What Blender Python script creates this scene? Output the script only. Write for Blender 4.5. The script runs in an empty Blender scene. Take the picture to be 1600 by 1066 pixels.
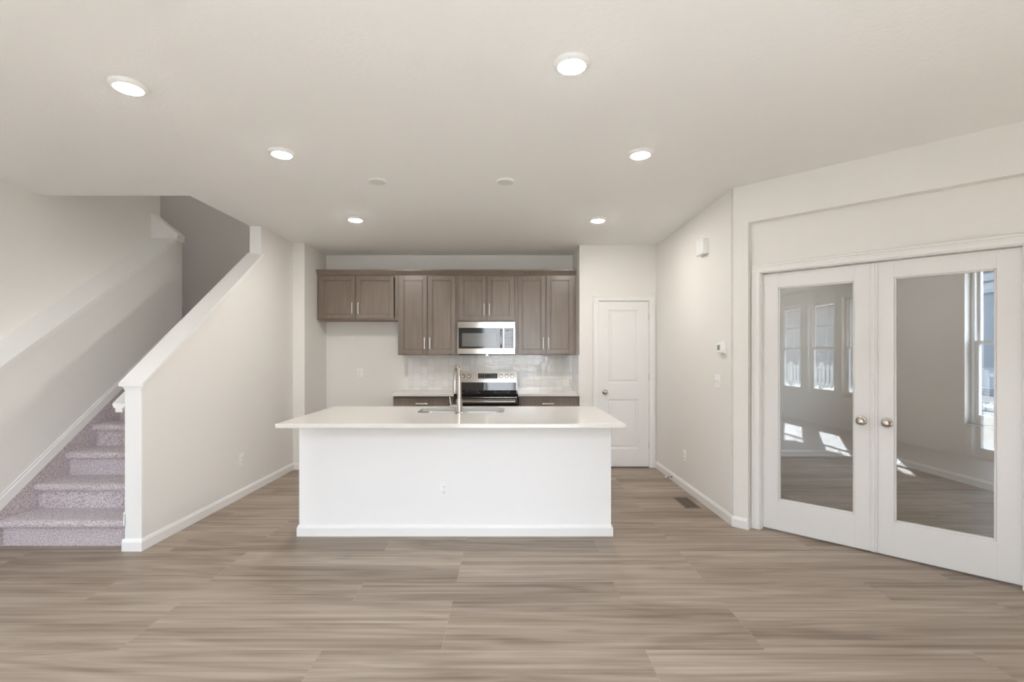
import bpy, bmesh, math, random
from mathutils import Vector, Matrix, noise

random.seed(7)
PI = math.pi
S = bpy.context.scene
COL = S.collection

# ------------------------------------------------------------------ camera
F = 779.0            # focal length in pixels of the 1600 px wide frame
EYE = 1.386
cam_d = bpy.data.cameras.new('camera')
cam = bpy.data.objects.new('camera', cam_d)
COL.objects.link(cam)
cam.location = (0, 0, EYE)
cam.rotation_euler = (PI / 2, 0, 0)
cam_d.sensor_width = 36.0
cam_d.lens = 36.0 * F / 1600.0
cam_d.shift_x = 7.0 / 1600.0
cam_d.shift_y = 22.0 / 1600.0
cam_d.clip_start = 0.02
S.camera = cam

# ------------------------------------------------------------------ view, sky, sun
S.view_settings.view_transform = 'Standard'
S.view_settings.look = 'None'
S.view_settings.gamma = 1.0
S.view_settings.use_curve_mapping = False
S.view_settings.exposure = 0.9
S.cycles.max_bounces = 14
S.cycles.diffuse_bounces = 10
S.cycles.glossy_bounces = 6
S.cycles.transparent_max_bounces = 16
S.cycles.sample_clamp_indirect = 6.0
S.cycles.caustics_reflective = False
S.cycles.caustics_refractive = False
S.cycles.use_denoising = True

SKY = 6.9
LAMP = 92.0          # ceiling lights of the living area, plus unseen ones added over landing and study
KITCHEN = 215.0       # the two brighter ones over the kitchen
TASK = 14.0
W = bpy.data.worlds.new('sky')
S.world = W
W.use_nodes = True
wn = W.node_tree.nodes
wl = W.node_tree.links
bg = wn['Background']
tc = wn.new('ShaderNodeTexCoord')
sx = wn.new('ShaderNodeSeparateXYZ')
rp = wn.new('ShaderNodeValToRGB')
rp.color_ramp.elements[0].position = 0.0
rp.color_ramp.elements[0].color = (0.92, 0.95, 1.0, 1)
rp.color_ramp.elements[1].position = 0.9
rp.color_ramp.elements[1].color = (0.55, 0.74, 1.0, 1)
wl.new(tc.outputs['Generated'], sx.inputs[0])
wl.new(sx.outputs['Z'], rp.inputs[0])
wl.new(rp.outputs[0], bg.inputs['Color'])
bg.inputs['Strength'].default_value = SKY

sun_d = bpy.data.lights.new('sun', 'SUN')
sun_d.energy = 57.0
sun_d.angle = math.radians(0.6)
sun_d.color = (0.90, 0.95, 1.0)
sun = bpy.data.objects.new('sun', sun_d)
COL.objects.link(sun)
sun.rotation_euler = Vector((1.7, 0.97, -1.0)).to_track_quat('-Z', 'Y').to_euler()
sun.location = (-8, -8, 8)


def portal(name, loc, w, h, rz):
    """daylight sampling hint at a window opening (light portal)"""
    d = bpy.data.lights.new(name, 'AREA')
    d.shape = 'RECTANGLE'
    d.size = w
    d.size_y = h
    d.cycles.is_portal = True
    o = bpy.data.objects.new(name, d)
    COL.objects.link(o)
    o.location = loc
    o.rotation_euler = (PI / 2, 0, rz)
    return o


portal('daylight', (0.20, -0.40, 1.2), 1.95, 2.45, 0.0)
for xc in (-5.02, -3.92, -2.86):
    portal('daylight', (xc, -0.40, 1.54), 0.9, 1.95, 0.0)
portal('daylight', (5.15, 4.96, 1.52), 0.94, 1.8, PI / 2)

# ------------------------------------------------------------------ materials
MATS = {}


def mat(name, col, rough=0.5, metal=0.0, spec=0.5, coat=0.0, bump=None, vary=None, emit=None, coat_rough=0.05):
    """principled material; bump=(scale, strength, dist); vary=(scale, amount)"""
    m = bpy.data.materials.new(name)
    m.use_nodes = True
    nt = m.node_tree
    b = nt.nodes['Principled BSDF']
    b.inputs['Base Color'].default_value = (*col, 1)
    b.inputs['Roughness'].default_value = rough
    b.inputs['Metallic'].default_value = metal
    b.inputs['Specular IOR Level'].default_value = spec
    b.inputs['Coat Weight'].default_value = coat
    b.inputs['Coat Roughness'].default_value = coat_rough
    t = nt.nodes.new('ShaderNodeTexCoord')
    if bump:
        n = nt.nodes.new('ShaderNodeTexNoise')
        n.inputs['Scale'].default_value = bump[0]
        n.inputs['Detail'].default_value = 3
        nt.links.new(t.outputs['Object'], n.inputs['Vector'])
        bp = nt.nodes.new('ShaderNodeBump')
        bp.inputs['Strength'].default_value = bump[1]
        bp.inputs['Distance'].default_value = bump[2]
        nt.links.new(n.outputs['Fac'], bp.inputs['Height'])
        nt.links.new(bp.outputs[0], b.inputs['Normal'])
    if vary:
        n = nt.nodes.new('ShaderNodeTexNoise')
        n.inputs['Scale'].default_value = vary[0]
        n.inputs['Detail'].default_value = 4
        nt.links.new(t.outputs['Object'], n.inputs['Vector'])
        r = nt.nodes.new('ShaderNodeValToRGB')
        r.color_ramp.elements[0].position = 0.3
        r.color_ramp.elements[1].position = 0.7
        r.color_ramp.elements[0].color = (*[c * (1 - vary[1]) for c in col], 1)
        r.color_ramp.elements[1].color = (*[min(1, c * (1 + vary[1])) for c in col], 1)
        nt.links.new(n.outputs['Fac'], r.inputs[0])
        nt.links.new(r.outputs[0], b.inputs['Base Color'])
    if emit:
        b.inputs['Emission Color'].default_value = (*emit[0], 1)
        b.inputs['Emission Strength'].default_value = emit[1]
    MATS[name] = m
    return m


mat('wall_paint', (0.805, 0.788, 0.76), 0.65, spec=0.25, bump=(55, 0.10, 0.01))
mat('ceiling_paint', (0.865, 0.862, 0.85), 0.8, spec=0.15, bump=(45, 0.14, 0.01))
mat('island_paint', (0.86, 0.855, 0.85), 0.6, spec=0.25, bump=(60, 0.06, 0.01))
mat('trim_white', (0.83, 0.825, 0.81), 0.35, spec=0.4)
mat('door_white', (0.81, 0.805, 0.80), 0.38, spec=0.4)
mat('quartz', (0.70, 0.675, 0.64), 0.10, spec=0.55, vary=(180, 0.03))
mat('steel', (0.53, 0.50, 0.46), 0.11, metal=1.0)
mat('steel_sink', (0.40, 0.38, 0.355), 0.34, metal=1.0)
mat('nickel', (0.50, 0.465, 0.42), 0.27, metal=1.0)
mat('pull_nickel', (0.86, 0.84, 0.80), 0.30, metal=1.0)
mat('knob_nickel', (0.55, 0.51, 0.46), 0.26, metal=1.0)
mat('chrome_knob', (0.50, 0.48, 0.45), 0.22, metal=1.0)
mat('black_glass', (0.012, 0.012, 0.013), 0.06, spec=0.6)
mat('black_plastic', (0.02, 0.02, 0.02), 0.4)
mat('oven_window', (0.16, 0.16, 0.155), 0.12, spec=0.6)
mat('display_black', (0.01, 0.01, 0.012), 0.1)
mat('legend_grey', (0.35, 0.36, 0.37), 0.5)
mat('plastic_white', (0.87, 0.87, 0.86), 0.35)
mat('plastic_grey', (0.72, 0.71, 0.69), 0.5)
mat('socket_dark', (0.10, 0.10, 0.10), 0.6)
mat('lcd', (0.26, 0.29, 0.27), 0.25)
mat('register_brown', (0.16, 0.12, 0.09), 0.5)
mat('register_slot', (0.04, 0.03, 0.025), 0.7)
mat('rubber', (0.85, 0.85, 0.83), 0.6)
mat('vinyl_white', (0.84, 0.84, 0.83), 0.35)
mat('wood_underside', (0.30, 0.20, 0.125), 0.6, vary=(12, 0.12))
mat('siding_white', (0.30, 0.31, 0.32), 0.6)
mat('siding_blue', (0.175, 0.19, 0.205), 0.6)
mat('siding_grey', (0.16, 0.17, 0.185), 0.7)
mat('roof_dark', (0.05, 0.05, 0.055), 0.9)
mat('fence_vinyl', (0.5, 0.5, 0.5), 0.5)
mat('ground_tan', (0.16, 0.145, 0.12), 0.95, vary=(2.5, 0.2))
mat('concrete', (0.26, 0.26, 0.25), 0.9, vary=(6, 0.08))
mat('kitchen_lens', (0.9, 0.9, 0.88), 0.5, emit=((1.0, 0.955, 0.89), KITCHEN))
mat('task_lens', (0.9, 0.85, 0.7), 0.5, emit=((1.0, 0.80, 0.55), TASK))
mat('lamp_lens', (0.9, 0.9, 0.88), 0.5, emit=((1.0, 0.98, 0.94), LAMP))


def glass(name, f0, tint, wavy=0.0):
    """clear pane: straight-through transmission mixed with a mirror by Fresnel"""
    m = bpy.data.materials.new(name)
    m.use_nodes = True
    nt = m.node_tree
    nt.nodes.remove(nt.nodes['Principled BSDF'])
    out = nt.nodes['Material Output']
    tr = nt.nodes.new('ShaderNodeBsdfTransparent')
    tr.inputs[0].default_value = (*tint, 1)
    gl = nt.nodes.new('ShaderNodeBsdfGlossy')
    gl.inputs['Roughness'].default_value = 0.0
    lw = nt.nodes.new('ShaderNodeLayerWeight')
    pw = nt.nodes.new('ShaderNodeMath')
    pw.operation = 'POWER'
    pw.inputs[1].default_value = 5.0
    nt.links.new(lw.outputs['Facing'], pw.inputs[0])
    fr = nt.nodes.new('ShaderNodeMapRange')           # Schlick reflectance
    fr.inputs['To Min'].default_value = f0
    fr.inputs['To Max'].default_value = 1.0
    nt.links.new(pw.outputs[0], fr.inputs['Value'])
    mx = nt.nodes.new('ShaderNodeMixShader')
    nt.links.new(fr.outputs[0], mx.inputs[0])
    nt.links.new(tr.outputs[0], mx.inputs[1])
    nt.links.new(gl.outputs[0], mx.inputs[2])
    nt.links.new(mx.outputs[0], out.inputs['Surface'])
    if wavy:
        t = nt.nodes.new('ShaderNodeTexCoord')
        n = nt.nodes.new('ShaderNodeTexNoise')
        n.inputs['Scale'].default_value = 2.2
        n.inputs['Detail'].default_value = 0.5
        b = nt.nodes.new('ShaderNodeBump')
        b.inputs['Strength'].default_value = wavy
        b.inputs['Distance'].default_value = 0.01
        nt.links.new(t.outputs['Object'], n.inputs['Vector'])
        nt.links.new(n.outputs['Fac'], b.inputs['Height'])
        nt.links.new(b.outputs[0], gl.inputs['Normal'])
    MATS[name] = m


glass('window_glass', 0.035, (0.97, 0.98, 0.98))
glass('door_glass', 0.085, (0.94, 0.94, 0.935), wavy=0.005)


def N(nt, kind, **kw):
    n = nt.nodes.new(kind)
    for k, v in kw.items():
        if k in n.inputs:
            n.inputs[k].default_value = v
        else:
            setattr(n, k, v)
    return n


def mapped(nt, scale, src=None, rot=(0, 0, 0)):
    mp = nt.nodes.new('ShaderNodeMapping')
    mp.inputs['Scale'].default_value = scale
    mp.inputs['Rotation'].default_value = rot
    if src is None:
        t = nt.nodes.new('ShaderNodeTexCoord')
        src = t.outputs['Object']
    nt.links.new(src, mp.inputs['Vector'])
    return mp.outputs[0]


def plank_floor():
    m = bpy.data.materials.new('plank_floor')
    m.use_nodes = True
    nt = m.node_tree
    L = nt.links
    b = nt.nodes['Principled BSDF']
    t = nt.nodes.new('ShaderNodeTexCoord')
    mp = nt.nodes.new('ShaderNodeMapping')
    mp.inputs['Location'].default_value = (0.31, 0.008, 0)
    L.new(t.outputs['Object'], mp.inputs['Vector'])
    br = N(nt, 'ShaderNodeTexBrick', offset=0.37, offset_frequency=3, squash=1.0)
    for k, v in (('Color1', (0, 0, 0, 1)), ('Color2', (1, 1, 1, 1)), ('Mortar', (0.5, 0.5, 0.5, 1)), ('Scale', 1.0),
                 ('Mortar Size', 0.0011), ('Mortar Smooth', 0.2), ('Bias', 0.0), ('Brick Width', 1.52), ('Row Height', 0.235)):
        br.inputs[k].default_value = v
    L.new(mp.outputs[0], br.inputs['Vector'])
    rnd = N(nt, 'ShaderNodeSeparateColor')
    L.new(br.outputs['Color'], rnd.inputs[0])
    # plank-wise shifted coordinates
    sh = N(nt, 'ShaderNodeVectorMath', operation='MULTIPLY')
    cmb = N(nt, 'ShaderNodeCombineXYZ')
    for i in range(3):
        L.new(rnd.outputs[0], cmb.inputs[i])
    sh.inputs[1].default_value = (37.0, 11.0, 23.0)
    L.new(cmb.outputs[0], sh.inputs[0])
    ad = N(nt, 'ShaderNodeVectorMath', operation='ADD')
    L.new(t.outputs['Object'], ad.inputs[0])
    L.new(sh.outputs[0], ad.inputs[1])
    # cathedral-like bands
    n0 = N(nt, 'ShaderNodeTexNoise', Scale=1.0, Detail=3.0, Roughness=0.55, Distortion=0.6)
    L.new(mapped(nt, (0.55, 5.2, 1.0), ad.outputs[0]), n0.inputs['Vector'])
    mul = N(nt, 'ShaderNodeMath', operation='MULTIPLY')
    mul.inputs[1].default_value = 9.0
    L.new(n0.outputs['Fac'], mul.inputs[0])
    fr = N(nt, 'ShaderNodeMath', operation='PINGPONG')
    fr.inputs[1].default_value = 1.0
    L.new(mul.outputs[0], fr.inputs[0])
    # streaks
    n1 = N(nt, 'ShaderNodeTexNoise', Scale=1.0, Detail=3.0, Roughness=0.6, Distortion=0.25)
    L.new(mapped(nt, (0.7, 30.0, 1.0), ad.outputs[0]), n1.inputs['Vector'])
    n2 = N(nt, 'ShaderNodeTexNoise', Scale=1.0, Detail=3.0, Roughness=0.6)
    L.new(mapped(nt, (3.0, 220.0, 1.0), ad.outputs[0]), n2.inputs['Vector'])
    n3 = N(nt, 'ShaderNodeTexNoise', Scale=1.0, Detail=2.0, Roughness=0.5)
    L.new(mapped(nt, (0.8, 5.0, 1.0), ad.outputs[0]), n3.inputs['Vector'])

    def mixf(a, bb, f):
        mx = N(nt, 'ShaderNodeMix', data_type='FLOAT')
        mx.inputs[0].default_value = f
        L.new(a, mx.inputs[2])
        L.new(bb, mx.inputs[3])
        return mx.outputs[0]
    v = mixf(n1.outputs['Fac'], fr.outputs[0], 0.20)
    v = mixf(v, n3.outputs['Fac'], 0.30)
    v = mixf(v, n2.outputs['Fac'], 0.14)
    v = mixf(v, rnd.outputs[0], 0.10)
    r = nt.nodes.new('ShaderNodeValToRGB')
    cr = r.color_ramp
    cr.elements[0].position = 0.35
    cr.elements[0].color = (0.165, 0.125, 0.095, 1)
    cr.elements[1].position = 0.64
    cr.elements[1].color = (0.41, 0.340, 0.278, 1)
    e = cr.elements.new(0.45)
    e.color = (0.258, 0.202, 0.158, 1)
    e = cr.elements.new(0.55)
    e.color = (0.340, 0.276, 0.223, 1)
    L.new(v, r.inputs[0])
    # occasional knots
    kn = N(nt, 'ShaderNodeTexVoronoi', Scale=1.0)
    L.new(mapped(nt, (1.1, 6.0, 1.0), ad.outputs[0]), kn.inputs['Vector'])
    kr = nt.nodes.new('ShaderNodeValToRGB')
    kr.color_ramp.elements[0].position = 0.02
    kr.color_ramp.elements[0].color = (0.45, 0.45, 0.45, 1)
    kr.color_ramp.elements[1].position = 0.12
    kr.color_ramp.elements[1].color = (0, 0, 0, 1)
    L.new(kn.outputs['Distance'], kr.inputs[0])
    km = N(nt, 'ShaderNodeMix', data_type='RGBA')
    L.new(kr.outputs[0], km.inputs[0])
    L.new(r.outputs[0], km.inputs[6])
    km.inputs[7].default_value = (0.13, 0.095, 0.07, 1)
    # joints, coloured lighter to stand in for the bevel highlight
    jm = N(nt, 'ShaderNodeMix', data_type='RGBA')
    L.new(br.outputs['Fac'], jm.inputs[0])
    L.new(km.outputs[2], jm.inputs[6])
    jm.inputs[7].default_value = (0.36, 0.30, 0.245, 1)
    L.new(jm.outputs[2], b.inputs['Base Color'])
    b.inputs['Roughness'].default_value = 0.42
    b.inputs['Specular IOR Level'].default_value = 0.35
    bp = N(nt, 'ShaderNodeBump', Strength=0.12, Distance=0.003)
    L.new(n1.outputs['Fac'], bp.inputs['Height'])
    L.new(bp.outputs[0], b.inputs['Normal'])
    MATS['plank_floor'] = m


def cabinet_wood():
    m = bpy.data.materials.new('cabinet_wood')
    m.use_nodes = True
    nt = m.node_tree
    L = nt.links
    b = nt.nodes['Principled BSDF']
    n1 = N(nt, 'ShaderNodeTexNoise', Scale=1.0, Detail=5.0, Roughness=0.6, Distortion=0.3)
    L.new(mapped(nt, (45.0, 45.0, 2.2)), n1.inputs['Vector'])
    n2 = N(nt, 'ShaderNodeTexNoise', Scale=1.0, Detail=2.0)
    L.new(mapped(nt, (3.0, 3.0, 1.6)), n2.inputs['Vector'])
    mx = N(nt, 'ShaderNodeMix', data_type='FLOAT')
    mx.inputs[0].default_value = 0.45
    L.new(n1.outputs['Fac'], mx.inputs[2])
    L.new(n2.outputs['Fac'], mx.inputs[3])
    r = nt.nodes.new('ShaderNodeValToRGB')
    r.color_ramp.elements[0].position = 0.34
    r.color_ramp.elements[0].color = (0.165, 0.122, 0.092, 1)
    r.color_ramp.elements[1].position = 0.66
    r.color_ramp.elements[1].color = (0.245, 0.190, 0.150, 1)
    L.new(mx.outputs[0], r.inputs[0])
    L.new(r.outputs[0], b.inputs['Base Color'])
    b.inputs['Roughness'].default_value = 0.30
    b.inputs['Specular IOR Level'].default_value = 0.7
    MATS['cabinet_wood'] = m


def carpet():
    m = bpy.data.materials.new('carpet')
    m.use_nodes = True
    nt = m.node_tree
    L = nt.links
    b = nt.nodes['Principled BSDF']
    n1 = N(nt, 'ShaderNodeTexNoise', Scale=115.0, Detail=3.0, Roughness=0.7)
    n2 = N(nt, 'ShaderNodeTexNoise', Scale=6.0, Detail=2.0)
    t = nt.nodes.new('ShaderNodeTexCoord')
    L.new(t.outputs['Object'], n1.inputs['Vector'])
    L.new(t.outputs['Object'], n2.inputs['Vector'])
    r = nt.nodes.new('ShaderNodeValToRGB')
    cr = r.color_ramp
    cr.elements[0].position = 0.36
    cr.elements[0].color = (0.24, 0.195, 0.205, 1)
    cr.elements[1].position = 0.62
    cr.elements[1].color = (0.72, 0.655, 0.675, 1)
    e = cr.elements.new(0.47)
    e.color = (0.52, 0.45, 0.47, 1)
    L.new(n1.outputs['Fac'], r.inputs[0])
    L.new(r.outputs[0], b.inputs['Base Color'])
    b.inputs['Roughness'].default_value = 0.95
    b.inputs['Specular IOR Level'].default_value = 0.1
    b.inputs['Sheen Weight'].default_value = 0.25
    bp = N(nt, 'ShaderNodeBump', Strength=0.7, Distance=0.006)
    L.new(n1.outputs['Fac'], bp.inputs['Height'])
    L.new(bp.outputs[0], b.inputs['Normal'])
    MATS['carpet'] = m


def tile():
    """glossy hand-made square tile, 96 mm pitch, slightly different tilt per tile"""
    m = bpy.data.materials.new('tile')
    m.use_nodes = True
    nt = m.node_tree
    L = nt.links
    b = nt.nodes['Principled BSDF']
    t = nt.nodes.new('ShaderNodeTexCoord')
    sp = N(nt, 'ShaderNodeSeparateXYZ')
    L.new(t.outputs['Object'], sp.inputs[0])
    ad = N(nt, 'ShaderNodeMath', operation='ADD')
    L.new(sp.outputs[0], ad.inputs[0])
    L.new(sp.outputs[1], ad.inputs[1])
    cb = N(nt, 'ShaderNodeCombineXYZ')
    L.new(ad.outputs[0], cb.inputs[0])
    L.new(sp.outputs[2], cb.inputs[1])
    br = N(nt, 'ShaderNodeTexBrick', offset=0.0, squash=1.0)
    for k, v in (('Color1', (0, 0, 0, 1)), ('Color2', (1, 1, 1, 1)), ('Mortar', (0.3, 0.3, 0.3, 1)), ('Scale', 1.0),
                 ('Mortar Size', 0.0022), ('Mortar Smooth', 0.3), ('Bias', 0.0), ('Brick Width', 0.096), ('Row Height', 0.096)):
        br.inputs[k].default_value = v
    L.new(cb.outputs[0], br.inputs['Vector'])
    r = nt.nodes.new('ShaderNodeValToRGB')
    r.color_ramp.elements[0].color = (0.74, 0.73, 0.71, 1)
    r.color_ramp.elements[1].color = (0.84, 0.83, 0.81, 1)
    L.new(br.outputs['Color'], r.inputs[0])
    jm = N(nt, 'ShaderNodeMix', data_type='RGBA')
    L.new(br.outputs['Fac'], jm.inputs[0])
    L.new(r.outputs[0], jm.inputs[6])
    jm.inputs[7].default_value = (0.66, 0.64, 0.61, 1)
    L.new(jm.outputs[2], b.inputs['Base Color'])
    b.inputs['Roughness'].default_value = 0.12
    b.inputs['Specular IOR Level'].default_value = 0.6
    n = N(nt, 'ShaderNodeTexNoise', Scale=16.0, Detail=1.5)
    L.new(t.outputs['Object'], n.inputs['Vector'])
    hs = N(nt, 'ShaderNodeMath', operation='SUBTRACT')
    L.new(n.outputs['Fac'], hs.inputs[0])
    L.new(br.outputs['Fac'], hs.inputs[1])
    bp = N(nt, 'ShaderNodeBump', Strength=0.30, Distance=0.006)
    L.new(hs.outputs[0], bp.inputs['Height'])
    L.new(bp.outputs[0], b.inputs['Normal'])
    MATS['tile'] = m


def stone():
    m = bpy.data.materials.new('stone')
    m.use_nodes = True
    nt = m.node_tree
    L = nt.links
    b = nt.nodes['Principled BSDF']
    t = nt.nodes.new('ShaderNodeTexCoord')
    sp = N(nt, 'ShaderNodeSeparateXYZ')
    L.new(t.outputs['Object'], sp.inputs[0])
    cb = N(nt, 'ShaderNodeCombineXYZ')
    L.new(sp.outputs[1], cb.inputs[0])
    L.new(sp.outputs[2], cb.inputs[1])
    br = N(nt, 'ShaderNodeTexBrick', offset=0.43, squash=0.7, squash_frequency=3)
    for k, v in (('Color1', (0.32, 0.31, 0.31, 1)), ('Color2', (0.55, 0.53, 0.52, 1)), ('Mortar', (0.09, 0.085, 0.08, 1)),
                 ('Scale', 1.0), ('Mortar Size', 0.012), ('Mortar Smooth', 0.3), ('Brick Width', 0.42), ('Row Height', 0.14)):
        br.inputs[k].default_value = v
    L.new(cb.outputs[0], br.inputs['Vector'])
    L.new(br.outputs['Color'], b.inputs['Base Color'])
    b.inputs['Roughness'].default_value = 0.9
    MATS['stone'] = m


plank_floor()
cabinet_wood()
carpet()
tile()
stone()


# ------------------------------------------------------------------ mesh helpers
class MB:
    def __init__(self):
        self.bm = bmesh.new()

    def box(self, x0, x1, y0, y1, z0, z1, bev=0.0, seg=1):
        vs = [self.bm.verts.new(p) for p in ((x0, y0, z0), (x1, y0, z0), (x1, y1, z0), (x0, y1, z0),
                                             (x0, y0, z1), (x1, y0, z1), (x1, y1, z1), (x0, y1, z1))]
        fs = [self.bm.faces.new([vs[i] for i in f]) for f in
              ((3, 2, 1, 0), (4, 5, 6, 7), (0, 1, 5, 4), (1, 2, 6, 5), (2, 3, 7, 6), (3, 0, 4, 7))]
        if bev:
            es = list({e for f in fs for e in f.edges})
            bmesh.ops.bevel(self.bm, geom=es, offset=bev, segments=seg, affect='EDGES', profile=0.5)
        return self

    def prism(self, pts, axis, a, b):
        """polygon extruded along an axis; pts are the two other coordinates in x,y,z order"""
        def P(p, t):
            return {'x': (t, p[0], p[1]), 'y': (p[0], t, p[1]), 'z': (p[0], p[1], t)}[axis]
        v0 = [self.bm.verts.new(P(p, a)) for p in pts]
        v1 = [self.bm.verts.new(P(p, b)) for p in pts]
        n = len(pts)
        fs = [self.bm.faces.new(v0), self.bm.faces.new(v1[::-1])]
        for i in range(n):
            fs.append(self.bm.faces.new((v0[i], v1[i], v1[(i + 1) % n], v0[(i + 1) % n])))
        bmesh.ops.recalc_face_normals(self.bm, faces=fs)
        return self

    def tube(self, pts, r, n=14, caps=True):
        pts = [Vector(p) for p in pts]
        rs = r if isinstance(r, (list, tuple)) else [r] * len(pts)
        rings = []
        prev = None
        for i, p in enumerate(pts):
            d = (pts[min(i + 1, len(pts) - 1)] - pts[max(i - 1, 0)]).normalized()
            if prev is None:
                a = Vector((0, 0, 1)) if abs(d.z) < 0.9 else Vector((1, 0, 0))
                u = d.cross(a).normalized()
            else:
                u = (prev - d * prev.dot(d)).normalized()
            prev = u
            w = d.cross(u)
            rings.append([self.bm.verts.new(p + (u * math.cos(2 * PI * k / n) + w * math.sin(2 * PI * k / n)) * rs[i])
                          for k in range(n)])
        fs = []
        for i in range(len(rings) - 1):
            for k in range(n):
                fs.append(self.bm.faces.new((rings[i][k], rings[i][(k + 1) % n], rings[i + 1][(k + 1) % n], rings[i + 1][k])))
        if caps:
            fs.append(self.bm.faces.new(rings[0][::-1]))
            fs.append(self.bm.faces.new(rings[-1]))
        bmesh.ops.recalc_face_normals(self.bm, faces=fs)
        return self

    def lathe(self, prof, c, axis='z', n=40):
        """prof = [(radius, height)]; spun about the axis through c; closed with caps"""
        c = Vector(c)
        rings = []
        for r, h in prof:
            ring = []
            for k in range(n):
                a = 2 * PI * k / n
                ca, sa = r * math.cos(a), r * math.sin(a)
                p = {'z': (ca, sa, h), 'y': (ca, h, sa), 'x': (h, ca, sa)}[axis]
                ring.append(self.bm.verts.new(c + Vector(p)))
            rings.append(ring)
        fs = []
        for i in range(len(rings) - 1):
            for k in range(n):
                fs.append(self.bm.faces.new((rings[i][k], rings[i][(k + 1) % n], rings[i + 1][(k + 1) % n], rings[i + 1][k])))
        fs.append(self.bm.faces.new(rings[0][::-1]))
        fs.append(self.bm.faces.new(rings[-1]))
        bmesh.ops.recalc_face_normals(self.bm, faces=fs)
        return self

    def build(self, name, m, parent=None, local=False, smooth=False, tag=None):
        me = bpy.data.meshes.new(name)
        if parent is not None and not local:
            bpy.context.view_layer.update()
            self.bm.transform(parent.matrix_world.inverted())
        self.bm.normal_update()
        self.bm.to_mesh(me)
        self.bm.free()
        me.materials.append(MATS[m])
        o = bpy.data.objects.new(name, me)
        COL.objects.link(o)
        if parent is not None:
            o.parent = parent
        if smooth:
            for p in me.polygons:
                p.use_smooth = True
            me.set_sharp_from_angle(angle=math.radians(40))
        return o


def struct(o):
    o['kind'] = 'structure'
    return o


def put(o, loc, rz=0.0):
    o.location = loc
    o.rotation_euler = (0, 0, rz)
    return o


def thing(name, label, cat, loc=(0, 0, 0), rz=0.0, group=None, kind=None):
    o = bpy.data.objects.new(name, None)
    COL.objects.link(o)
    o.empty_display_size = 0.1
    o.location = loc
    o.rotation_euler = (0, 0, rz)
    o['label'] = label
    o['category'] = cat
    if group:
        o['group'] = group
    if kind:
        o['kind'] = kind
    return o


def tag(o, label, cat, group=None):
    o['label'] = label
    o['category'] = cat
    if group:
        o['group'] = group
    return o


def dup(root, loc, label, rz=None):
    r = root.copy()
    COL.objects.link(r)
    r.location = loc
    if rz is not None:
        r.rotation_euler = (0, 0, rz)
    r['label'] = label
    for ch in list(root.children):
        c = ch.copy()
        COL.objects.link(c)
        c.parent = r
        for g in ch.children:
            d = g.copy()
            COL.objects.link(d)
            d.parent = c
    return r


def wall_cells(mb, x0, x1, y0, y1, z0, z1, openings, along='x'):
    """wall slab with rectangular openings (a0, a1, z0, z1)"""
    br = sorted({x0, x1} | {o[0] for o in openings} | {o[1] for o in openings}) if along == 'x' else \
        sorted({y0, y1} | {o[0] for o in openings} | {o[1] for o in openings})
    for a, b in zip(br[:-1], br[1:]):
        ops = sorted([(o[2], o[3]) for o in openings if o[0] <= a + 1e-6 and o[1] >= b - 1e-6])
        z = z0
        spans = []
        for p, q in ops:
            if p > z + 1e-6:
                spans.append((z, p))
            z = q
        if z < z1 - 1e-6:
            spans.append((z, z1))
        for p, q in spans:
            if along == 'x':
                mb.box(a, b, y0, y1, p, q)
            else:
                mb.box(x0, x1, a, b, p, q)
    return mb


# ------------------------------------------------------------------ floor and ceiling
CEIL = 2.74
struct(MB().box(-6.1, 5.1, -0.35, 6.95, -0.12, 0.0).build('floor', 'plank_floor'))
struct(MB().box(-6.1, 5.1, -0.35, 4.236, CEIL, 3.02).box(-2.70, 5.1, 4.236, 6.95, CEIL, 3.02).build('ceiling', 'ceiling_paint'))

# ------------------------------------------------------------------ walls
struct(MB().box(-5.3, 1.95, 6.76, 6.95, 0, 5.5).build('wall_back', 'wall_paint'))
# stair wall to the right of the stairs: low and sloping, then full height
CAPS = 0.728                                            # slope of the right cap
zc = lambda y: 1.19 + (y - 3.54) * CAPS                 # top of the low wall under its cap
struct(MB().prism([(3.545, 0), (6.76, 0), (6.76, CEIL), (5.25, CEIL), (5.25, zc(5.25)), (3.545, zc(3.545))], 'x', -2.705, -2.595)
       .build('wall_stair_right', 'wall_paint'))
struct(MB().box(-2.595, -2.456, 6.035, 6.76, 0, CEIL).build('wall_kitchen_left', 'wall_paint'))
w = MB()
wall_cells(w, 0.885, 1.83, 6.13, 6.25, 0, CEIL, [(1.110, 1.754, 0, 2.062)])
w.box(0.885, 0.99, 6.25, 6.76, 0, CEIL)
struct(w.build('wall_pantry', 'wall_paint'))
struct(MB().box(1.83, 1.95, 4.09, 6.76, 0, CEIL).build('wall_right', 'wall_paint'))
# left outer wall, going up past the stair opening
struct(MB().box(-4.05, -3.93, 3.70, 5.64, 0, 5.5).build('wall_left', 'wall_paint'))
struct(MB().box(-6.1, -4.05, 3.70, 3.82, 0, CEIL).build('wall_corner_left', 'wall_paint'))
struct(MB().box(-6.1, -5.95, -0.20, 3.70, 0, CEIL).build('wall_far_left', 'wall_paint'))
# low furred wall on the left of the stairs
zl = lambda y: 2.655 + (y - 5.50) * 0.715
struct(MB().prism([(3.50, 0), (5.62, 0), (5.62, zl(5.5)), (5.50, zl(5.5)), (3.50, zl(3.50))], 'x', -3.93, -3.67)
       .build('wall_stair_left', 'wall_paint'))
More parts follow.
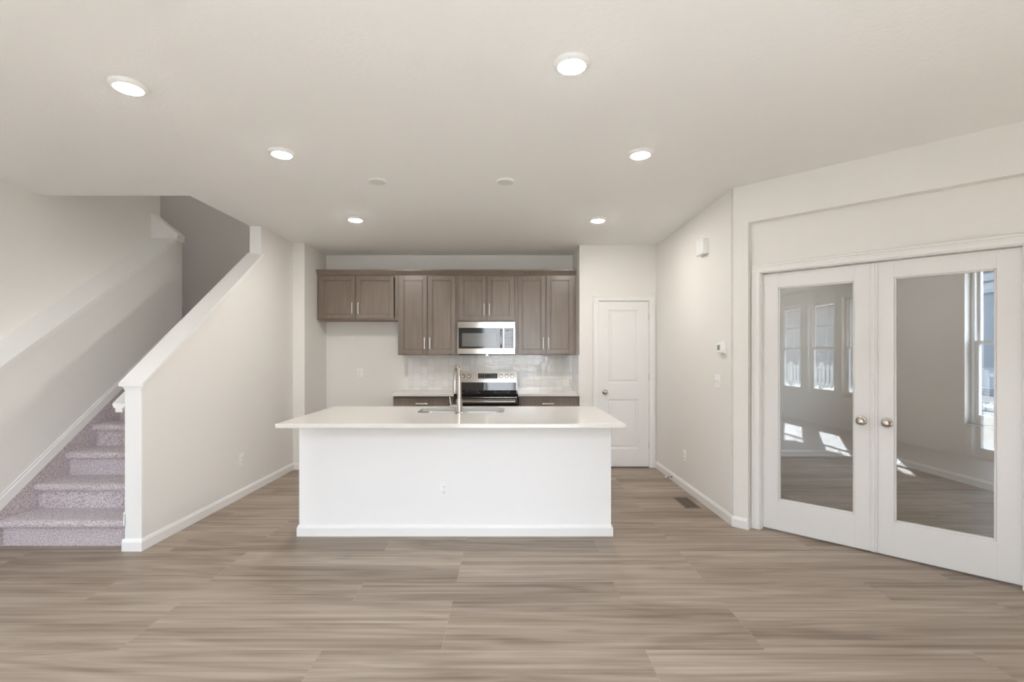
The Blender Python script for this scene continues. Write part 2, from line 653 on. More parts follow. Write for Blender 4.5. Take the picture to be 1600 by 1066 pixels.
# the stairwell above
struct(MB().box(-2.70, -2.58, 4.116, 6.76, 3.02, 5.5).build('wall_upper_right', 'wall_paint'))
struct(MB().box(-3.93, -2.70, 4.116, 4.236, 3.02, 5.5).build('wall_upper_front', 'wall_paint'))
struct(MB().box(-5.30, -4.05, 5.52, 5.64, 0, 5.5).build('wall_landing_front', 'wall_paint'))
struct(MB().box(-5.30, -5.18, 5.64, 6.76, 0, 5.5).build('wall_landing_left', 'wall_paint'))
struct(MB().box(-5.30, -2.58, 4.0, 6.95, 5.5, 5.62).build('ceiling_upper', 'ceiling_paint'))
# study behind the glass doors
struct(MB().box(1.95, 5.1, 6.83, 6.95, 0, CEIL).build('wall_study_back', 'wall_paint'))
struct(wall_cells(MB(), 4.95, 5.10, 1.80, 6.83, 0, CEIL, [(4.52, 5.40, 0.65, 2.40)], 'y').build('wall_study_right', 'wall_paint'))
struct(MB().box(3.26, 4.95, 1.80, 1.93, 0, CEIL).build('wall_study_front', 'wall_paint'))
struct(MB().box(3.14, 3.26, -0.20, 2.66, 0, CEIL).build('wall_living_right', 'wall_paint'))
REARW = [(-5.44, -4.60, 0.60, 2.47), (-4.34, -3.50, 0.60, 2.47), (-3.28, -2.44, 0.60, 2.47)]
struct(wall_cells(MB(), -6.1, 3.26, -0.35, -0.20, 0, CEIL, REARW + [(-0.75, 1.15, 0.0, 2.40)]).build('wall_rear', 'wall_paint'))
struct(MB().box(-5.3, 5.10, 6.95, 16.0, -0.159, 5.6).build('wall_shade_block', 'siding_grey'))  # unseen block added to darken the gap between the houses
# upper storey and eave of the house (unseen, overhangs shaped to block light)
struct(MB().box(4.95, 5.10, -0.35, 6.95, 3.02, 5.6).box(-6.1, 4.95, -0.35, -0.20, 3.02, 5.6).build('wall_upper_outside', 'siding_grey'))
struct(MB().box(-6.5, 3.6, -1.15, -0.35, 2.62, 2.80).build('roof_eave', 'siding_grey'))  # unseen overhang, sized to keep the indoor sun patches short
struct(MB().box(-6.3, 5.4, -0.6, 4.0, 5.6, 5.75).box(-2.58, 5.4, 4.0, 7.1, 5.6, 5.75).box(5.4, 6.0, -0.6, 7.1, 5.6, 5.75).box(-5.6, 6.0, 7.1, 16.3, 5.6, 5.75).build('roof', 'roof_dark'))  # side overhang added to narrow the sky above the gap

# angled wall with the recess for the glass double door, in its own frame (x along the wall, y into the study)
AO = Vector((1.83, 4.04, 0))
AR = -PI / 4
R0, R1, RZ, RD, AT = 0.114, 1.715, 2.44, 0.07, 0.19
w = MB()
w.box(0.0, R0, 0, AT, 0, CEIL)
w.box(R1, 1.86, 0, AT, 0, CEIL)
w.box(R0, R1, 0, AT, RZ, CEIL)
w.box(R0, 0.178, RD, AT, 0, RZ)
w.box(1.640, R1, RD, AT, 0, RZ)
w.box(0.178, 1.640, RD, AT, 2.048, RZ)
aw = struct(w.build('wall_angled', 'wall_paint'))
put(aw, AO, AR)

# ------------------------------------------------------------------ baseboards and trim
BH, BT = 0.085, 0.014


def bb_profile(h=BH, t=BT):
    return [(0, 0), (t, 0), (t, h - 0.022), (t * 0.45, h - 0.004), (t * 0.3, h), (0, h)]


def base_x(mb, x0, x1, yface, s=-1):
    """baseboard along x on a face at y, sticking out towards s"""
    mb.prism([(yface + s * a, b) for a, b in bb_profile()], 'x', x0, x1)
    return mb


def base_y(mb, y0, y1, xface, s):
    mb.prism([(xface + s * a, b) for a, b in bb_profile()], 'y', y0, y1)
    return mb


struct(base_y(MB(), 3.53, 6.035, -2.595, 1).build('baseboard_left', 'trim_white'))
struct(base_x(MB(), -2.581, -2.456, 6.035).build('baseboard_kitchen_left', 'trim_white'))
struct(base_x(base_y(MB(), 6.021, 6.76, -2.456, 1), -2.456, -1.41, 6.76).build('baseboard_back', 'trim_white'))
struct(base_y(MB(), 4.04, 6.116, 1.83, -1).build('baseboard_right', 'trim_white'))
struct(base_x(base_x(MB(), 0.885, 1.045, 6.13), 1.815, 1.83, 6.13).build('baseboard_pantry', 'trim_white'))
b = MB()
b.prism([(-a, z) for a, z in bb_profile()], 'x', -0.006, R0 + 0.0)
b.prism([(R0 + a, z) for a, z in bb_profile(BH, 0.008)], 'y', -0.014, RD - 0.022)
put(struct(b.build('baseboard_angled', 'trim_white')), AO, AR)
struct(base_x(MB(), 1.95, 4.95, 6.83).build('baseboard_study_back', 'trim_white'))
struct(base_y(MB(), 1.93, 6.83, 4.95, -1).build('baseboard_study_right', 'trim_white'))
struct(base_x(MB(), -5.18, -2.70, 6.76).build('baseboard_landing', 'trim_white')).location.z = 1.93

# low stair wall, right: end board, sloping cap with a moulding under it
SLR = math.atan(CAPS)


def slope_cap(mb, x0, x1, ya, yb, f, t):
    mb.prism([(ya, f(ya)), (yb, f(yb)), (yb, f(yb) + t), (ya, f(ya) + t)], 'x', x0, x1)


c = MB()
slope_cap(c, -2.735, -2.565, 3.505, 5.252, lambda y: zc(y) + 0.002, 0.024)
slope_cap(c, -2.724, -2.576, 3.52, 5.25, lambda y: zc(y) - 0.016, 0.018)
slope_cap(c, -2.714, -2.586, 3.525, 5.25, lambda y: zc(y) - 0.038, 0.022)
struct(c.build('trim_1', 'trim_white'))
c = MB()
c.box(-2.709, -2.591, 3.53, 3.545, 0.0, zc(3.54))
c.box(-2.709, -2.591, 5.238, 5.25, zc(5.24) + 0.02, CEIL)
c.prism([(3.53 - a, z) for a, z in bb_profile()], 'x', -2.723, -2.581)
c.prism([(3.53, 0.175), (3.60, 0.225), (6.08, 1.985), (6.08, 2.075), (3.54, 0.270), (3.53, 0.262)], 'x', -2.722, -2.705)
struct(c.build('trim_2', 'trim_white'))
# low stair wall, left: ledge cap, moulding, sloping skirt, step-up block at its head
c = MB()
slope_cap(c, -3.93, -3.638, 3.50, 5.50, lambda y: zl(y) + 0.001, 0.020)
slope_cap(c, -3.67, -3.650, 3.50, 5.51, lambda y: zl(y) - 0.016, 0.016)
slope_cap(c, -3.67, -3.658, 3.50, 5.51, lambda y: zl(y) - 0.042, 0.026)
c.box(-3.93, -3.645, 5.50, 5.63, zl(5.5), zl(5.5) + 0.02)
struct(c.build('trim_3', 'trim_white'))
c = MB()
c.prism([(-3.93, 2.67), (-3.655, 2.67), (-3.632, 2.715), (-3.93, 2.955)], 'y', 5.50, 5.62)
struct(c.build('trim_4', 'trim_white'))
skz = lambda y: 0.262 + (y - 3.595) * 0.704
c = MB()
c.prism([(3.50, skz(3.50)), (5.60, skz(5.60)), (5.60, skz(5.60) + 0.082), (3.50, skz(3.50) + 0.082)], 'x', -3.67, -3.656)
c.prism([(3.50, skz(3.50) + 0.082), (5.60, skz(5.60) + 0.082), (5.60, skz(5.60) + 0.106), (3.50, skz(3.50) + 0.106)], 'x', -3.67, -3.663)
struct(c.build('trim_5', 'trim_white'))


def casing_board(mb, x0, x1, z0, z1, y, horizontal, outer_low):
    """flat casing with a raised back band along its outer edge; y = wall face, sticks towards -y"""
    mb.box(x0, x1, y - 0.012, y, z0, z1, 0.002)
    if horizontal:
        mb.box(x0, x1, y - 0.018, y, z1 - 0.018, z1, 0.003)
        mb.box(x0, x1, y - 0.015, y, z1 - 0.034, z1 - 0.018, 0.003)
    elif outer_low:
        mb.box(x0, x0 + 0.018, y - 0.018, y, z0, z1, 0.003)
        mb.box(x0 + 0.018, x0 + 0.034, y - 0.015, y, z0, z1, 0.003)
    else:
        mb.box(x1 - 0.018, x1, y - 0.018, y, z0, z1, 0.003)
        mb.box(x1 - 0.034, x1 - 0.018, y - 0.015, y, z0, z1, 0.003)


c = MB()
casing_board(c, 1.050, 1.112, 0, 2.060, 6.13, False, True)
casing_board(c, 1.750, 1.812, 0, 2.060, 6.13, False, False)
casing_board(c, 1.050, 1.812, 2.056, 2.118, 6.13, True, True)
c.box(1.110, 1.122, 6.13, 6.25, 0, 2.06)
c.box(1.742, 1.754, 6.13, 6.25, 0, 2.06)
c.box(1.122, 1.742, 6.13, 6.25, 2.050, 2.062)
struct(c.build('trim_6', 'trim_white'))
c = MB()
casing_board(c, 0.119, 0.181, 0, 2.046, RD, False, True)
casing_board(c, 1.637, 1.699, 0, 2.046, RD, False, False)
casing_board(c, 0.119, 1.699, 2.042, 2.104, RD, True, True)
c.box(0.176, 0.186, RD, AT, 0, 2.046)
c.box(1.632, 1.642, RD, AT, 0, 2.046)
c.box(0.186, 1.632, RD, AT, 2.036, 2.048)
put(struct(c.build('trim_7', 'trim_white')), AO, AR)


# ------------------------------------------------------------------ doors
def knob(parent, x, z, y, r=0.027):
    """round door knob on a rosette, sticking towards -y; built in the parent's frame"""
    k = MB().lathe([(0.004, -0.062), (0.015, -0.061), (0.023, -0.056), (r, -0.047), (r, -0.040), (0.022, -0.031),
                    (0.012, -0.026), (0.010, -0.008), (0.010, 0.0)], (x, y, z), 'y', 32).build('knob', 'knob_nickel', parent, True, True)
    MB().lathe([(0.012, -0.010), (0.028, -0.008), (0.033, -0.003), (0.033, 0.0)], (x, y, z), 'y', 36).build('rosette', 'knob_nickel', k, True, True)
    return k


def panel_door():
    d = MB()
    X0, X1, T, Z0, Z1 = 0.0, 0.614, 0.035, 0.012, 2.047
    d.box(X0, X1, 0.008, T, Z0, Z1)
    P = [(0.118, 0.490, 1.040, 1.945), (0.118, 0.490, 0.232, 0.842)]
    d.box(X0, P[0][0], 0, 0.008, Z0, Z1)
    d.box(P[0][1], X1, 0, 0.008, Z0, Z1)
    for a, b_ in ((Z0, P[1][2]), (P[1][3], P[0][2]), (P[0][3], Z1)):
        d.box(P[0][0], P[0][1], 0, 0.008, a, b_)
    for x0, x1, z0, z1 in P:                     # sticking and the raised field
        e = 0.014
        for pts in ([(x0, z0), (x1, z0), (x1 - e, z0 + e), (x0 + e, z0 + e)], [(x0, z1), (x1, z1), (x1 - e, z1 - e), (x0 + e, z1 - e)],
                    [(x0, z0), (x0, z1), (x0 + e, z1 - e), (x0 + e, z0 + e)], [(x1, z0), (x1, z1), (x1 - e, z1 - e), (x1 - e, z0 + e)]):
            v = [d.bm.verts.new((pts[0][0], 0.0, pts[0][1])), d.bm.verts.new((pts[1][0], 0.0, pts[1][1])),
                 d.bm.verts.new((pts[2][0], 0.008, pts[2][1])), d.bm.verts.new((pts[3][0], 0.008, pts[3][1]))]
            d.bm.faces.new(v)
        g = 0.034
        d.box(x0 + g, x1 - g, 0.002, 0.010, z0 + g, z1 - g, 0.0055)
    return d


pd = struct(panel_door().build('door_1', 'door_white'))
put(pd, (1.1253, 6.142, 0))
knob(pd, 0.075, 0.93, 0.0)
for z in (1.86, 1.12, 0.28):
    MB().lathe([(0.0065, -0.045), (0.0065, 0.045)], (0.620, -0.004, z), 'z', 12).build('hinge', 'knob_nickel', pd, True, True)
MB().box(-0.0025, 0.0, 0.006, 0.03, 0.90, 0.96).build('latch_plate', 'knob_nickel', pd, True)

LW = 0.722
GX0, GX1, GZ0, GZ1 = 0.111, 0.611, 0.246, 1.917


def glass_leaf(name, u0, knob_x, astragal):
    d = MB()
    T = 0.035
    d.box(0, GX0, 0, T, 0.012, 2.030, 0.001)
    d.box(GX1, LW, 0, T, 0.012, 2.030, 0.001)
    d.box(GX0, GX1, 0, T, 0.012, GZ0, 0.0)
    d.box(GX0, GX1, 0, T, GZ1, 2.030, 0.0)
    for x0, x1, z0, z1 in ((GX0, GX0 + 0.012, GZ0, GZ1), (GX1 - 0.012, GX1, GZ0, GZ1),
                           (GX0 + 0.012, GX1 - 0.012, GZ0, GZ0 + 0.012), (GX0 + 0.012, GX1 - 0.012, GZ1 - 0.012, GZ1)):
        d.box(x0, x1, 0.006, 0.029, z0, z1, 0.004)
    o = struct(d.build(name, 'door_white'))
    p = AO + Vector((math.cos(AR), math.sin(AR), 0)) * u0 + Vector((-math.sin(AR), math.cos(AR), 0)) * 0.118
    put(o, p, AR)
    MB().box(GX0 + 0.006, GX1 - 0.006, 0.015, 0.020, GZ0 + 0.006, GZ1 - 0.006).build('glass_pane', 'door_glass', o, True)
    knob(o, knob_x, 0.922, 0.0)
    if astragal:
        a = MB()
        a.box(-0.022, 0.022, -0.014, 0.0, 0.014, 2.028, 0.004)
        a.box(-0.010, 0.010, -0.020, -0.010, 0.014, 2.028, 0.004)
        a.build('astragal', 'door_white', o, True)
    return o


glass_leaf('door_2', 0.187, LW - 0.070, False)
glass_leaf('door_3', 0.187 + LW + 0.002, 0.072, True)


# ------------------------------------------------------------------ windows
def sash_window(name, w, z0, z1, loc, rz, grid, lock=True):
    """double-hung window; local x across, y outwards from the inner wall face"""
    zm = z0 + (z1 - z0) * 0.497
    f = MB()
    fw = 0.045
    f.box(0, fw, 0.07, 0.135, z0, z1)
    f.box(w - fw, w, 0.07, 0.135, z0, z1)
    f.box(fw, w - fw, 0.07, 0.135, z1 - fw, z1)
    f.box(fw, w - fw, 0.07, 0.135, z0, z0 + fw)
    o = struct(f.build(name, 'vinyl_white'))
    put(o, loc, rz)
    s = MB()
    a, b_ = fw, w - fw
    s.box(a, a + 0.03, 0.105, 0.13, zm - 0.02, z1 - fw)
    s.box(b_ - 0.03, b_, 0.105, 0.13, zm - 0.02, z1 - fw)
    s.box(a + 0.03, b_ - 0.03, 0.105, 0.13, z1 - fw - 0.03, z1 - fw)
    s.box(a + 0.03, b_ - 0.03, 0.105, 0.13, zm - 0.02, zm + 0.02)
    if grid:
        zc_ = (zm + z1 - fw) / 2
        s.box(w / 2 - 0.009, w / 2 + 0.009, 0.112, 0.124, zm + 0.02, z1 - fw - 0.03)
        s.box(a + 0.03, b_ - 0.03, 0.111, 0.125, zc_ - 0.009, zc_ + 0.009)
    us = s.build('upper_sash', 'vinyl_white', o, True)
    MB().box(a + 0.028, b_ - 0.028, 0.116, 0.120, zm + 0.018, z1 - fw - 0.028).build('pane', 'window_glass', us, True)
    s = MB()
    s.box(a, a + 0.04, 0.075, 0.102, z0 + fw, zm + 0.022)
    s.box(b_ - 0.04, b_, 0.075, 0.102, z0 + fw, zm + 0.022)
    s.box(a + 0.04, b_ - 0.04, 0.075, 0.102, z0 + fw, z0 + fw + 0.05)
    s.box(a + 0.04, b_ - 0.04, 0.075, 0.102, zm - 0.02, zm + 0.022)
    ls = s.build('lower_sash', 'vinyl_white', o, True)
    MB().box(a + 0.038, b_ - 0.038, 0.086, 0.090, z0 + fw + 0.048, zm - 0.018).build('pane', 'window_glass', ls, True)
    if lock:
        lk = MB().box(w / 2 - 0.03, w / 2 + 0.03, 0.078, 0.10, zm + 0.022, zm + 0.030, 0.003)
        lk.tube([(w / 2, 0.088, zm + 0.030), (w / 2 + 0.005, 0.085, zm + 0.044), (w / 2 + 0.035, 0.08, zm + 0.046)], 0.006, 10)
        lk.build('sash_lock', 'vinyl_white', ls, True)
    MB().box(-0.0, w, -0.012, 0.07, z0 - 0.018, z0, 0.003).build('sill', 'trim_white', o, True)
    return o


for i, (x0, x1, z0, z1) in enumerate(REARW):
    sash_window('window_%d' % (i + 1), x1 - x0, z0, z1, (x1, -0.20, 0), PI, True)
sash_window('window_4', 0.88, 0.65, 2.40, (4.95, 5.40, 0), -PI / 2, False)

# sliding patio door in the rear wall
f = MB()
f.box(0, 0.05, 0.03, 0.14, 0, 2.40)
f.box(1.85, 1.90, 0.03, 0.14, 0, 2.40)
f.box(0.05, 1.85, 0.03, 0.14, 2.35, 2.40)
f.box(0.05, 1.85, 0.03, 0.14, 0, 0.035)
pdoor = struct(f.build('door_4', 'vinyl_white'))
put(pdoor, (1.15, -0.20, 0), PI)
for x0, x1, y0, nm in ((0.05, 0.98, 0.045, 'sliding_panel'), (0.92, 1.85, 0.09, 'fixed_panel')):
    s = MB()
    s.box(x0, x0 + 0.07, y0, y0 + 0.04, 0.035, 2.35)
    s.box(x1 - 0.07, x1, y0, y0 + 0.04, 0.035, 2.35)
    s.box(x0 + 0.07, x1 - 0.07, y0, y0 + 0.04, 2.27, 2.35)
    s.box(x0 + 0.07, x1 - 0.07, y0, y0 + 0.04, 0.035, 0.135)
    sp_ = s.build(nm, 'vinyl_white', pdoor, True)
    MB().box(x0 + 0.068, x1 - 0.068, y0 + 0.018, y0 + 0.022, 0.133, 2.272).build('pane', 'window_glass', sp_, True)

# ------------------------------------------------------------------ stairs
RISE, RUN, Y1 = 0.193, 0.2735, 3.62
XL, XR = -3.668, -2.724
st = thing('staircase', 'straight flight of stairs in mottled mauve-grey carpet between two low white walls', 'stairs', (XL / 2 + XR / 2, Y1, 0))


def carpet_sheet(prof, x0, x1, jx=0.0022, step=0.011):
    """cross-section in (y, z) swept along x, fine enough to carry a pile-like roughness"""
    pts = []
    for (y0, z0), (y1, z1) in zip(prof[:-1], prof[1:]):
        n = max(1, int(math.hypot(y1 - y0, z1 - z0) / step))
        for k in range(n):
            pts.append((y0 + (y1 - y0) * k / n, z0 + (z1 - z0) * k / n))
    pts.append(prof[-1])
    nx = int((x1 - x0) / step)
    mb = MB()
    rows = []
    for i in range(nx + 1):
        x = x0 + (x1 - x0) * i / nx
        row = []
        for y, z in pts:
            v = Vector((x, y, z))
            d = noise.noise_vector(v * 70.0) * jx + noise.noise_vector(v * 18.0) * jx * 0.7
            d.x *= 0.3 if i not in (0, nx) else 0.0
            row.append(mb.bm.verts.new(v + d))
        rows.append(row)
    for i in range(nx):
        for k in range(len(pts) - 1):
            mb.bm.faces.new((rows[i][k], rows[i + 1][k], rows[i + 1][k + 1], rows[i][k + 1]))
    return mb


NST = 10
for k in range(NST):
    y, z = Y1 + k * RUN, (k + 1) * RISE
    nose = [(y, z - RISE - (0.0 if k == 0 else 0.006)), (y, z - 0.060), (y - 0.014, z - 0.059), (y - 0.030, z - 0.052), (y - 0.038, z - 0.036),
            (y - 0.036, z - 0.018), (y - 0.022, z - 0.004), (y, z), (y + 0.10, z + 0.001), (y + RUN + 0.004, z)]
    if k == NST - 1:
        nose[-1] = (6.755, z)
    carpet_sheet(nose, XL, XR).build('step', 'carpet', st, smooth=True)
# carpet wrapped on the string below the left skirt
sk = [(3.60, 0.0)]
mb = MB()
ny = 150
for i in range(ny + 1):
    y = 3.60 + (5.60 - 3.60) * i / ny
    lo = max(0.0, (y - Y1) * RISE / RUN - 0.03)
    hi = skz(y) + 0.004
    col_ = []
    for j in range(14):
        v = Vector((XL + 0.004, y, lo + (hi - lo) * j / 13))
        v.x += noise.noise(v * 70.0) * 0.003
        col_.append(mb.bm.verts.new(v))
    if i:
        for j in range(13):
            mb.bm.faces.new((prev_[j], col_[j], col_[j + 1], prev_[j + 1]))
    prev_ = col_
mb.prism([(3.60, 0.0), (5.60, skz(5.6) - 0.36), (5.60, skz(5.6)), (3.60, skz(3.6))], 'x', XL - 0.001, XL + 0.001)
mb.build('carpeted_string', 'carpet', st, smooth=True)
struct(MB().box(-5.18, -3.67, 5.66, 6.755, 1.78, 1.93).build('floor_landing', 'carpet'))

hr = thing('handrail', 'white wooden handrail on the stair side of the right low wall', 'handrail', (-2.79, 3.60, 1.0))
rz_ = lambda y: 0.985 + (y - 3.60) * 0.704
m_ = MB()
for x0, x1, a, b_ in ((-2.852, -2.762, 0.030, 0.052), (-2.845, -2.769, 0.018, 0.031), (-2.832, -2.782, -0.012, 0.019)):
    m_.prism([(3.60, rz_(3.60) + a), (5.20, rz_(5.20) + a), (5.20, rz_(5.20) + b_), (3.60, rz_(3.60) + b_)], 'x', x0, x1)
m_.build('rail', 'trim_white', hr)
for y in (3.95, 4.85):
    MB().tube([(-2.80, y, rz_(y) - 0.01), (-2.79, y, rz_(y) - 0.06), (-2.765, y, rz_(y) - 0.085), (-2.706, y, rz_(y) - 0.085)], 0.007, 10) \
        .lathe([(0.03, 0.0), (0.03, -0.005)], (-2.7055, y, rz_(y) - 0.085), 'x', 20).build('bracket', 'knob_nickel', hr, smooth=True)


# ------------------------------------------------------------------ ceiling fixtures
def downlight(loc, label, lens='lamp_lens'):
    t = thing('ceiling_light', label, 'ceiling light', loc, group='lit round ceiling lights')
    MB().lathe([(0.086, 0.0), (0.086, -0.004), (0.082, -0.012), (0.068, -0.020), (0.063, -0.020), (0.063, -0.001)], (0, 0, 0), 'z', 48) \
        .build('trim_ring', 'plastic_white', t, True, True)
    MB().lathe([(0.0625, -0.0205), (0.060, -0.0225), (0.02, -0.0235), (0.002, -0.0235)], (0, 0, 0), 'z', 48) \
        .build('lens', lens, t, True, True)
    return t


L0 = downlight((-1.90, 2.50, CEIL), 'lit round ceiling light near the stairs, closest to the left end of the ceiling')
for p, lb in (((0.298, 2.31, CEIL), 'largest lit round ceiling light, alone near the top of the photo'),
              ((-1.505, 3.325, CEIL), 'lit round ceiling light between island and stair wall, left one of the middle row'),
              ((0.889, 3.335, CEIL), 'lit round ceiling light in front of the wall chime, right one of the middle row')):
    dup(L0, p, lb)
K0 = downlight((-1.507, 4.94, CEIL), 'small lit round ceiling light before the over-fridge cabinet, left one nearest the kitchen', 'kitchen_lens')
dup(K0, (0.898, 4.96, CEIL), 'small lit round ceiling light nearest the pantry door')
dup(L0, (-3.3, 5.9, 5.5), 'added unseen ceiling light high above the stair landing, brightening the stairwell')  # unseen lamp added to brighten the stairwell
for p, lb in (((3.7, 4.2, CEIL), 'added unseen light brightening the study, nearer the glass doors'), ((3.9, 5.8, CEIL), 'added unseen light brightening the study, nearer its back wall')):
    dup(L0, p, lb)  # unseen lamps added to lift the dark study
C0 = thing('ceiling_cover', 'unlit flat round white ceiling cover, left of the pair before the cabinets', 'ceiling cover', (-1.012, 3.88, CEIL), group='unlit round ceiling covers')
MB().lathe([(0.068, 0.0), (0.068, -0.006), (0.062, -0.012), (0.002, -0.014)], (0, 0, 0), 'z', 40).build('plate', 'plastic_grey', C0, True, True)
MB().lathe([(0.0705, 0.0), (0.0705, -0.003), (0.066, -0.0045)], (0, 0, 0), 'z', 40).build('rim', 'plastic_white', C0, True, True)
dup(C0, (-0.015, 3.88, CEIL), 'unlit flat round white ceiling cover, right of the pair before the cabinets')


# ------------------------------------------------------------------ wall plates
def outlet(label, loc, rz, group='white duplex outlets'):
    """duplex receptacle; local y points out of the wall towards -y"""
    t = thing('outlet', label, 'outlet', loc, rz, group)
    MB().box(-0.036, 0.036, -0.006, 0.0, -0.058, 0.058, 0.003, 2).build('cover_plate', 'plastic_white', t, True)
    for s in (-1, 1):
        r = MB()
        r.lathe([(0.0165, 0.0), (0.0165, -0.0085), (0.0155, -0.0092)], (0, 0, s * 0.0195), 'y', 24)
        rr = r.build('receptacle', 'plastic_white', t, True, True)
        q = MB()
        q.box(-0.0075, -0.0055, -0.0098, -0.006, s * 0.0195 - 0.002, s * 0.0195 + 0.006)
        q.box(0.0055, 0.0075, -0.0098, -0.006, s * 0.0195 - 0.002, s * 0.0195 + 0.006)
        q.box(-0.002, 0.002, -0.0098, -0.006, s * 0.0195 - 0.009, s * 0.0195 - 0.005)
        q.build('slots', 'socket_dark', rr, True)
    return t


O0 = outlet('white duplex outlet low on the front of the island', (-0.485, 3.822, 0.358), 0.0)
dup(O0, (-2.595, 4.86, 0.369), 'white duplex outlet low on the stair wall beside the island', PI / 2)
dup(O0, (1.83, 5.146, 0.349), 'white duplex outlet low on the right wall above the floor register', -PI / 2)
dup(O0, (-2.0, 6.76, 1.143), 'white duplex outlet on the bare wall under the over-fridge cabinet', 0.0)
dup(O0, (-1.128, 6.748, 1.16), 'white duplex outlet on the tile between bare wall and faucet', 0.0)
dup(O0, (0.43, 6.748, 1.16), 'white duplex outlet on the tile between range and pantry wall', 0.0)

sw = thing('light_switch', 'white two-gang light switch under the thermostat on the right wall', 'light switch', (1.83, 4.33, 1.157), -PI / 2)
MB().box(-0.058, 0.058, -0.006, 0, -0.058, 0.058, 0.003, 2).build('cover_plate', 'plastic_white', sw, True)
for x in (-0.023, 0.023):
    g = MB().box(x - 0.0055, x + 0.0055, -0.007, 0, -0.012, 0.012)
    g.prism([(-0.007, -0.004), (-0.020, 0.008), (-0.018, 0.013), (-0.007, 0.007)], 'x', x - 0.004, x + 0.004)
    g.build('toggle', 'plastic_white', sw, True)

th = thing('thermostat', 'small white thermostat with a grey screen on the right wall', 'thermostat', (1.83, 4.235, 1.446), -PI / 2)
MB().box(-0.060, 0.060, -0.010, 0, -0.050, 0.050, 0.003, 2).build('wall_plate', 'plastic_white', th, True)
MB().box(-0.052, 0.052, -0.036, -0.008, -0.042, 0.042, 0.006, 2).build('housing', 'plastic_white', th, True)
MB().box(-0.030, 0.022, -0.0372, -0.034, -0.018, 0.026).build('screen', 'lcd', th, True)

ch = thing('door_chime', 'white box chime high on the right wall below the ceiling', 'door chime', (1.83, 4.62, 2.385), -PI / 2)
MB().box(-0.080, 0.080, -0.055, 0, -0.072, 0.072, 0.007, 2).build('cover', 'plastic_white', ch, True)
MB().box(-0.083, 0.083, -0.004, 0, -0.075, 0.075, 0.001).build('back_plate', 'plastic_white', ch, True)

rg = thing('floor_register', 'brown metal floor register by the right wall', 'vent', (1.68, 4.675, 0))
q = MB()
for a in ((-0.07, -0.055, -0.165, 0.165), (0.055, 0.07, -0.165, 0.165), (-0.055, 0.055, -0.165, -0.15), (-0.055, 0.055, 0.15, 0.165)):
    q.box(a[0], a[1], a[2], a[3], 0.0, 0.005, 0.001)
q.build('frame', 'register_brown', rg, True)
MB().box(-0.055, 0.055, -0.15, 0.15, 0.0005, 0.0015).build('duct', 'register_slot', rg, True)
q = MB()
for i in range(16):
    y = -0.14 + i * 0.0187
    q.box(-0.055, 0.055, y - 0.003, y + 0.003, 0.001, 0.004)
q.box(-0.004, 0.004, -0.15, 0.15, 0.001, 0.0045)
q.build('louvers', 'register_brown', rg, True)

ds = thing('door_stop', 'slim door stop with a white tip on the right baseboard near the pantry', 'door stop', (1.816, 5.50, 0.042))
MB().lathe([(0.012, 0.0), (0.012, -0.004), (0.005, -0.010), (0.0045, -0.062)], (0, 0, 0), 'x', 16).build('post', 'chrome_knob', ds, True, True)
MB().lathe([(0.008, -0.060), (0.009, -0.070), (0.007, -0.076)], (0, 0, 0), 'x', 16).build('tip', 'rubber', ds, True, True)


# ------------------------------------------------------------------ cabinets
def pull(mb, x, z, y, ln, vertical=True):
    h = ln / 2
    if vertical:
        mb.tube([(x, y - 0.028, z - h), (x, y - 0.028, z + h)], 0.0055, 12)
        for s in (-1, 1):
            mb.tube([(x, y, z + s * (h - 0.018)), (x, y - 0.028, z + s * (h - 0.018))], 0.0045, 10)
    else:
        mb.tube([(x - h, y - 0.028, z), (x + h, y - 0.028, z)], 0.0055, 12)
        for s in (-1, 1):
            mb.tube([(x + s * (h - 0.018), y, z), (x + s * (h - 0.018), y - 0.028, z)], 0.0045, 10)
    return mb


def shaker(x0, x1, z0, z1, y, fw=0.056, t=0.019):
    """shaker door with an inner bead; front face at y"""
    d = MB()
    d.box(x0, x0 + fw, y, y + t, z0, z1, 0.0015)
    d.box(x1 - fw, x1, y, y + t, z0, z1, 0.0015)
    d.box(x0 + fw, x1 - fw, y, y + t, z0, z0 + fw, 0.0015)
    d.box(x0 + fw, x1 - fw, y, y + t, z1 - fw, z1, 0.0015)
    b_ = 0.008
    for a in ((x0 + fw, x0 + fw + b_, z0 + fw, z1 - fw), (x1 - fw - b_, x1 - fw, z0 + fw, z1 - fw),
              (x0 + fw + b_, x1 - fw - b_, z0 + fw, z0 + fw + b_), (x0 + fw + b_, x1 - fw - b_, z1 - fw - b_, z1 - fw)):
        d.box(a[0], a[1], y + 0.004, y + t, a[2], a[3], 0.002)
    d.box(x0 + fw, x1 - fw, y + 0.011, y + t - 0.002, z0 + fw, z1 - fw)
    return d


FY = 6.43                                            # face of the upper cabinet frames
PX = lambda px: (px - 793) * FY / F
PZ = lambda py: EYE + (555 - py) * FY / F


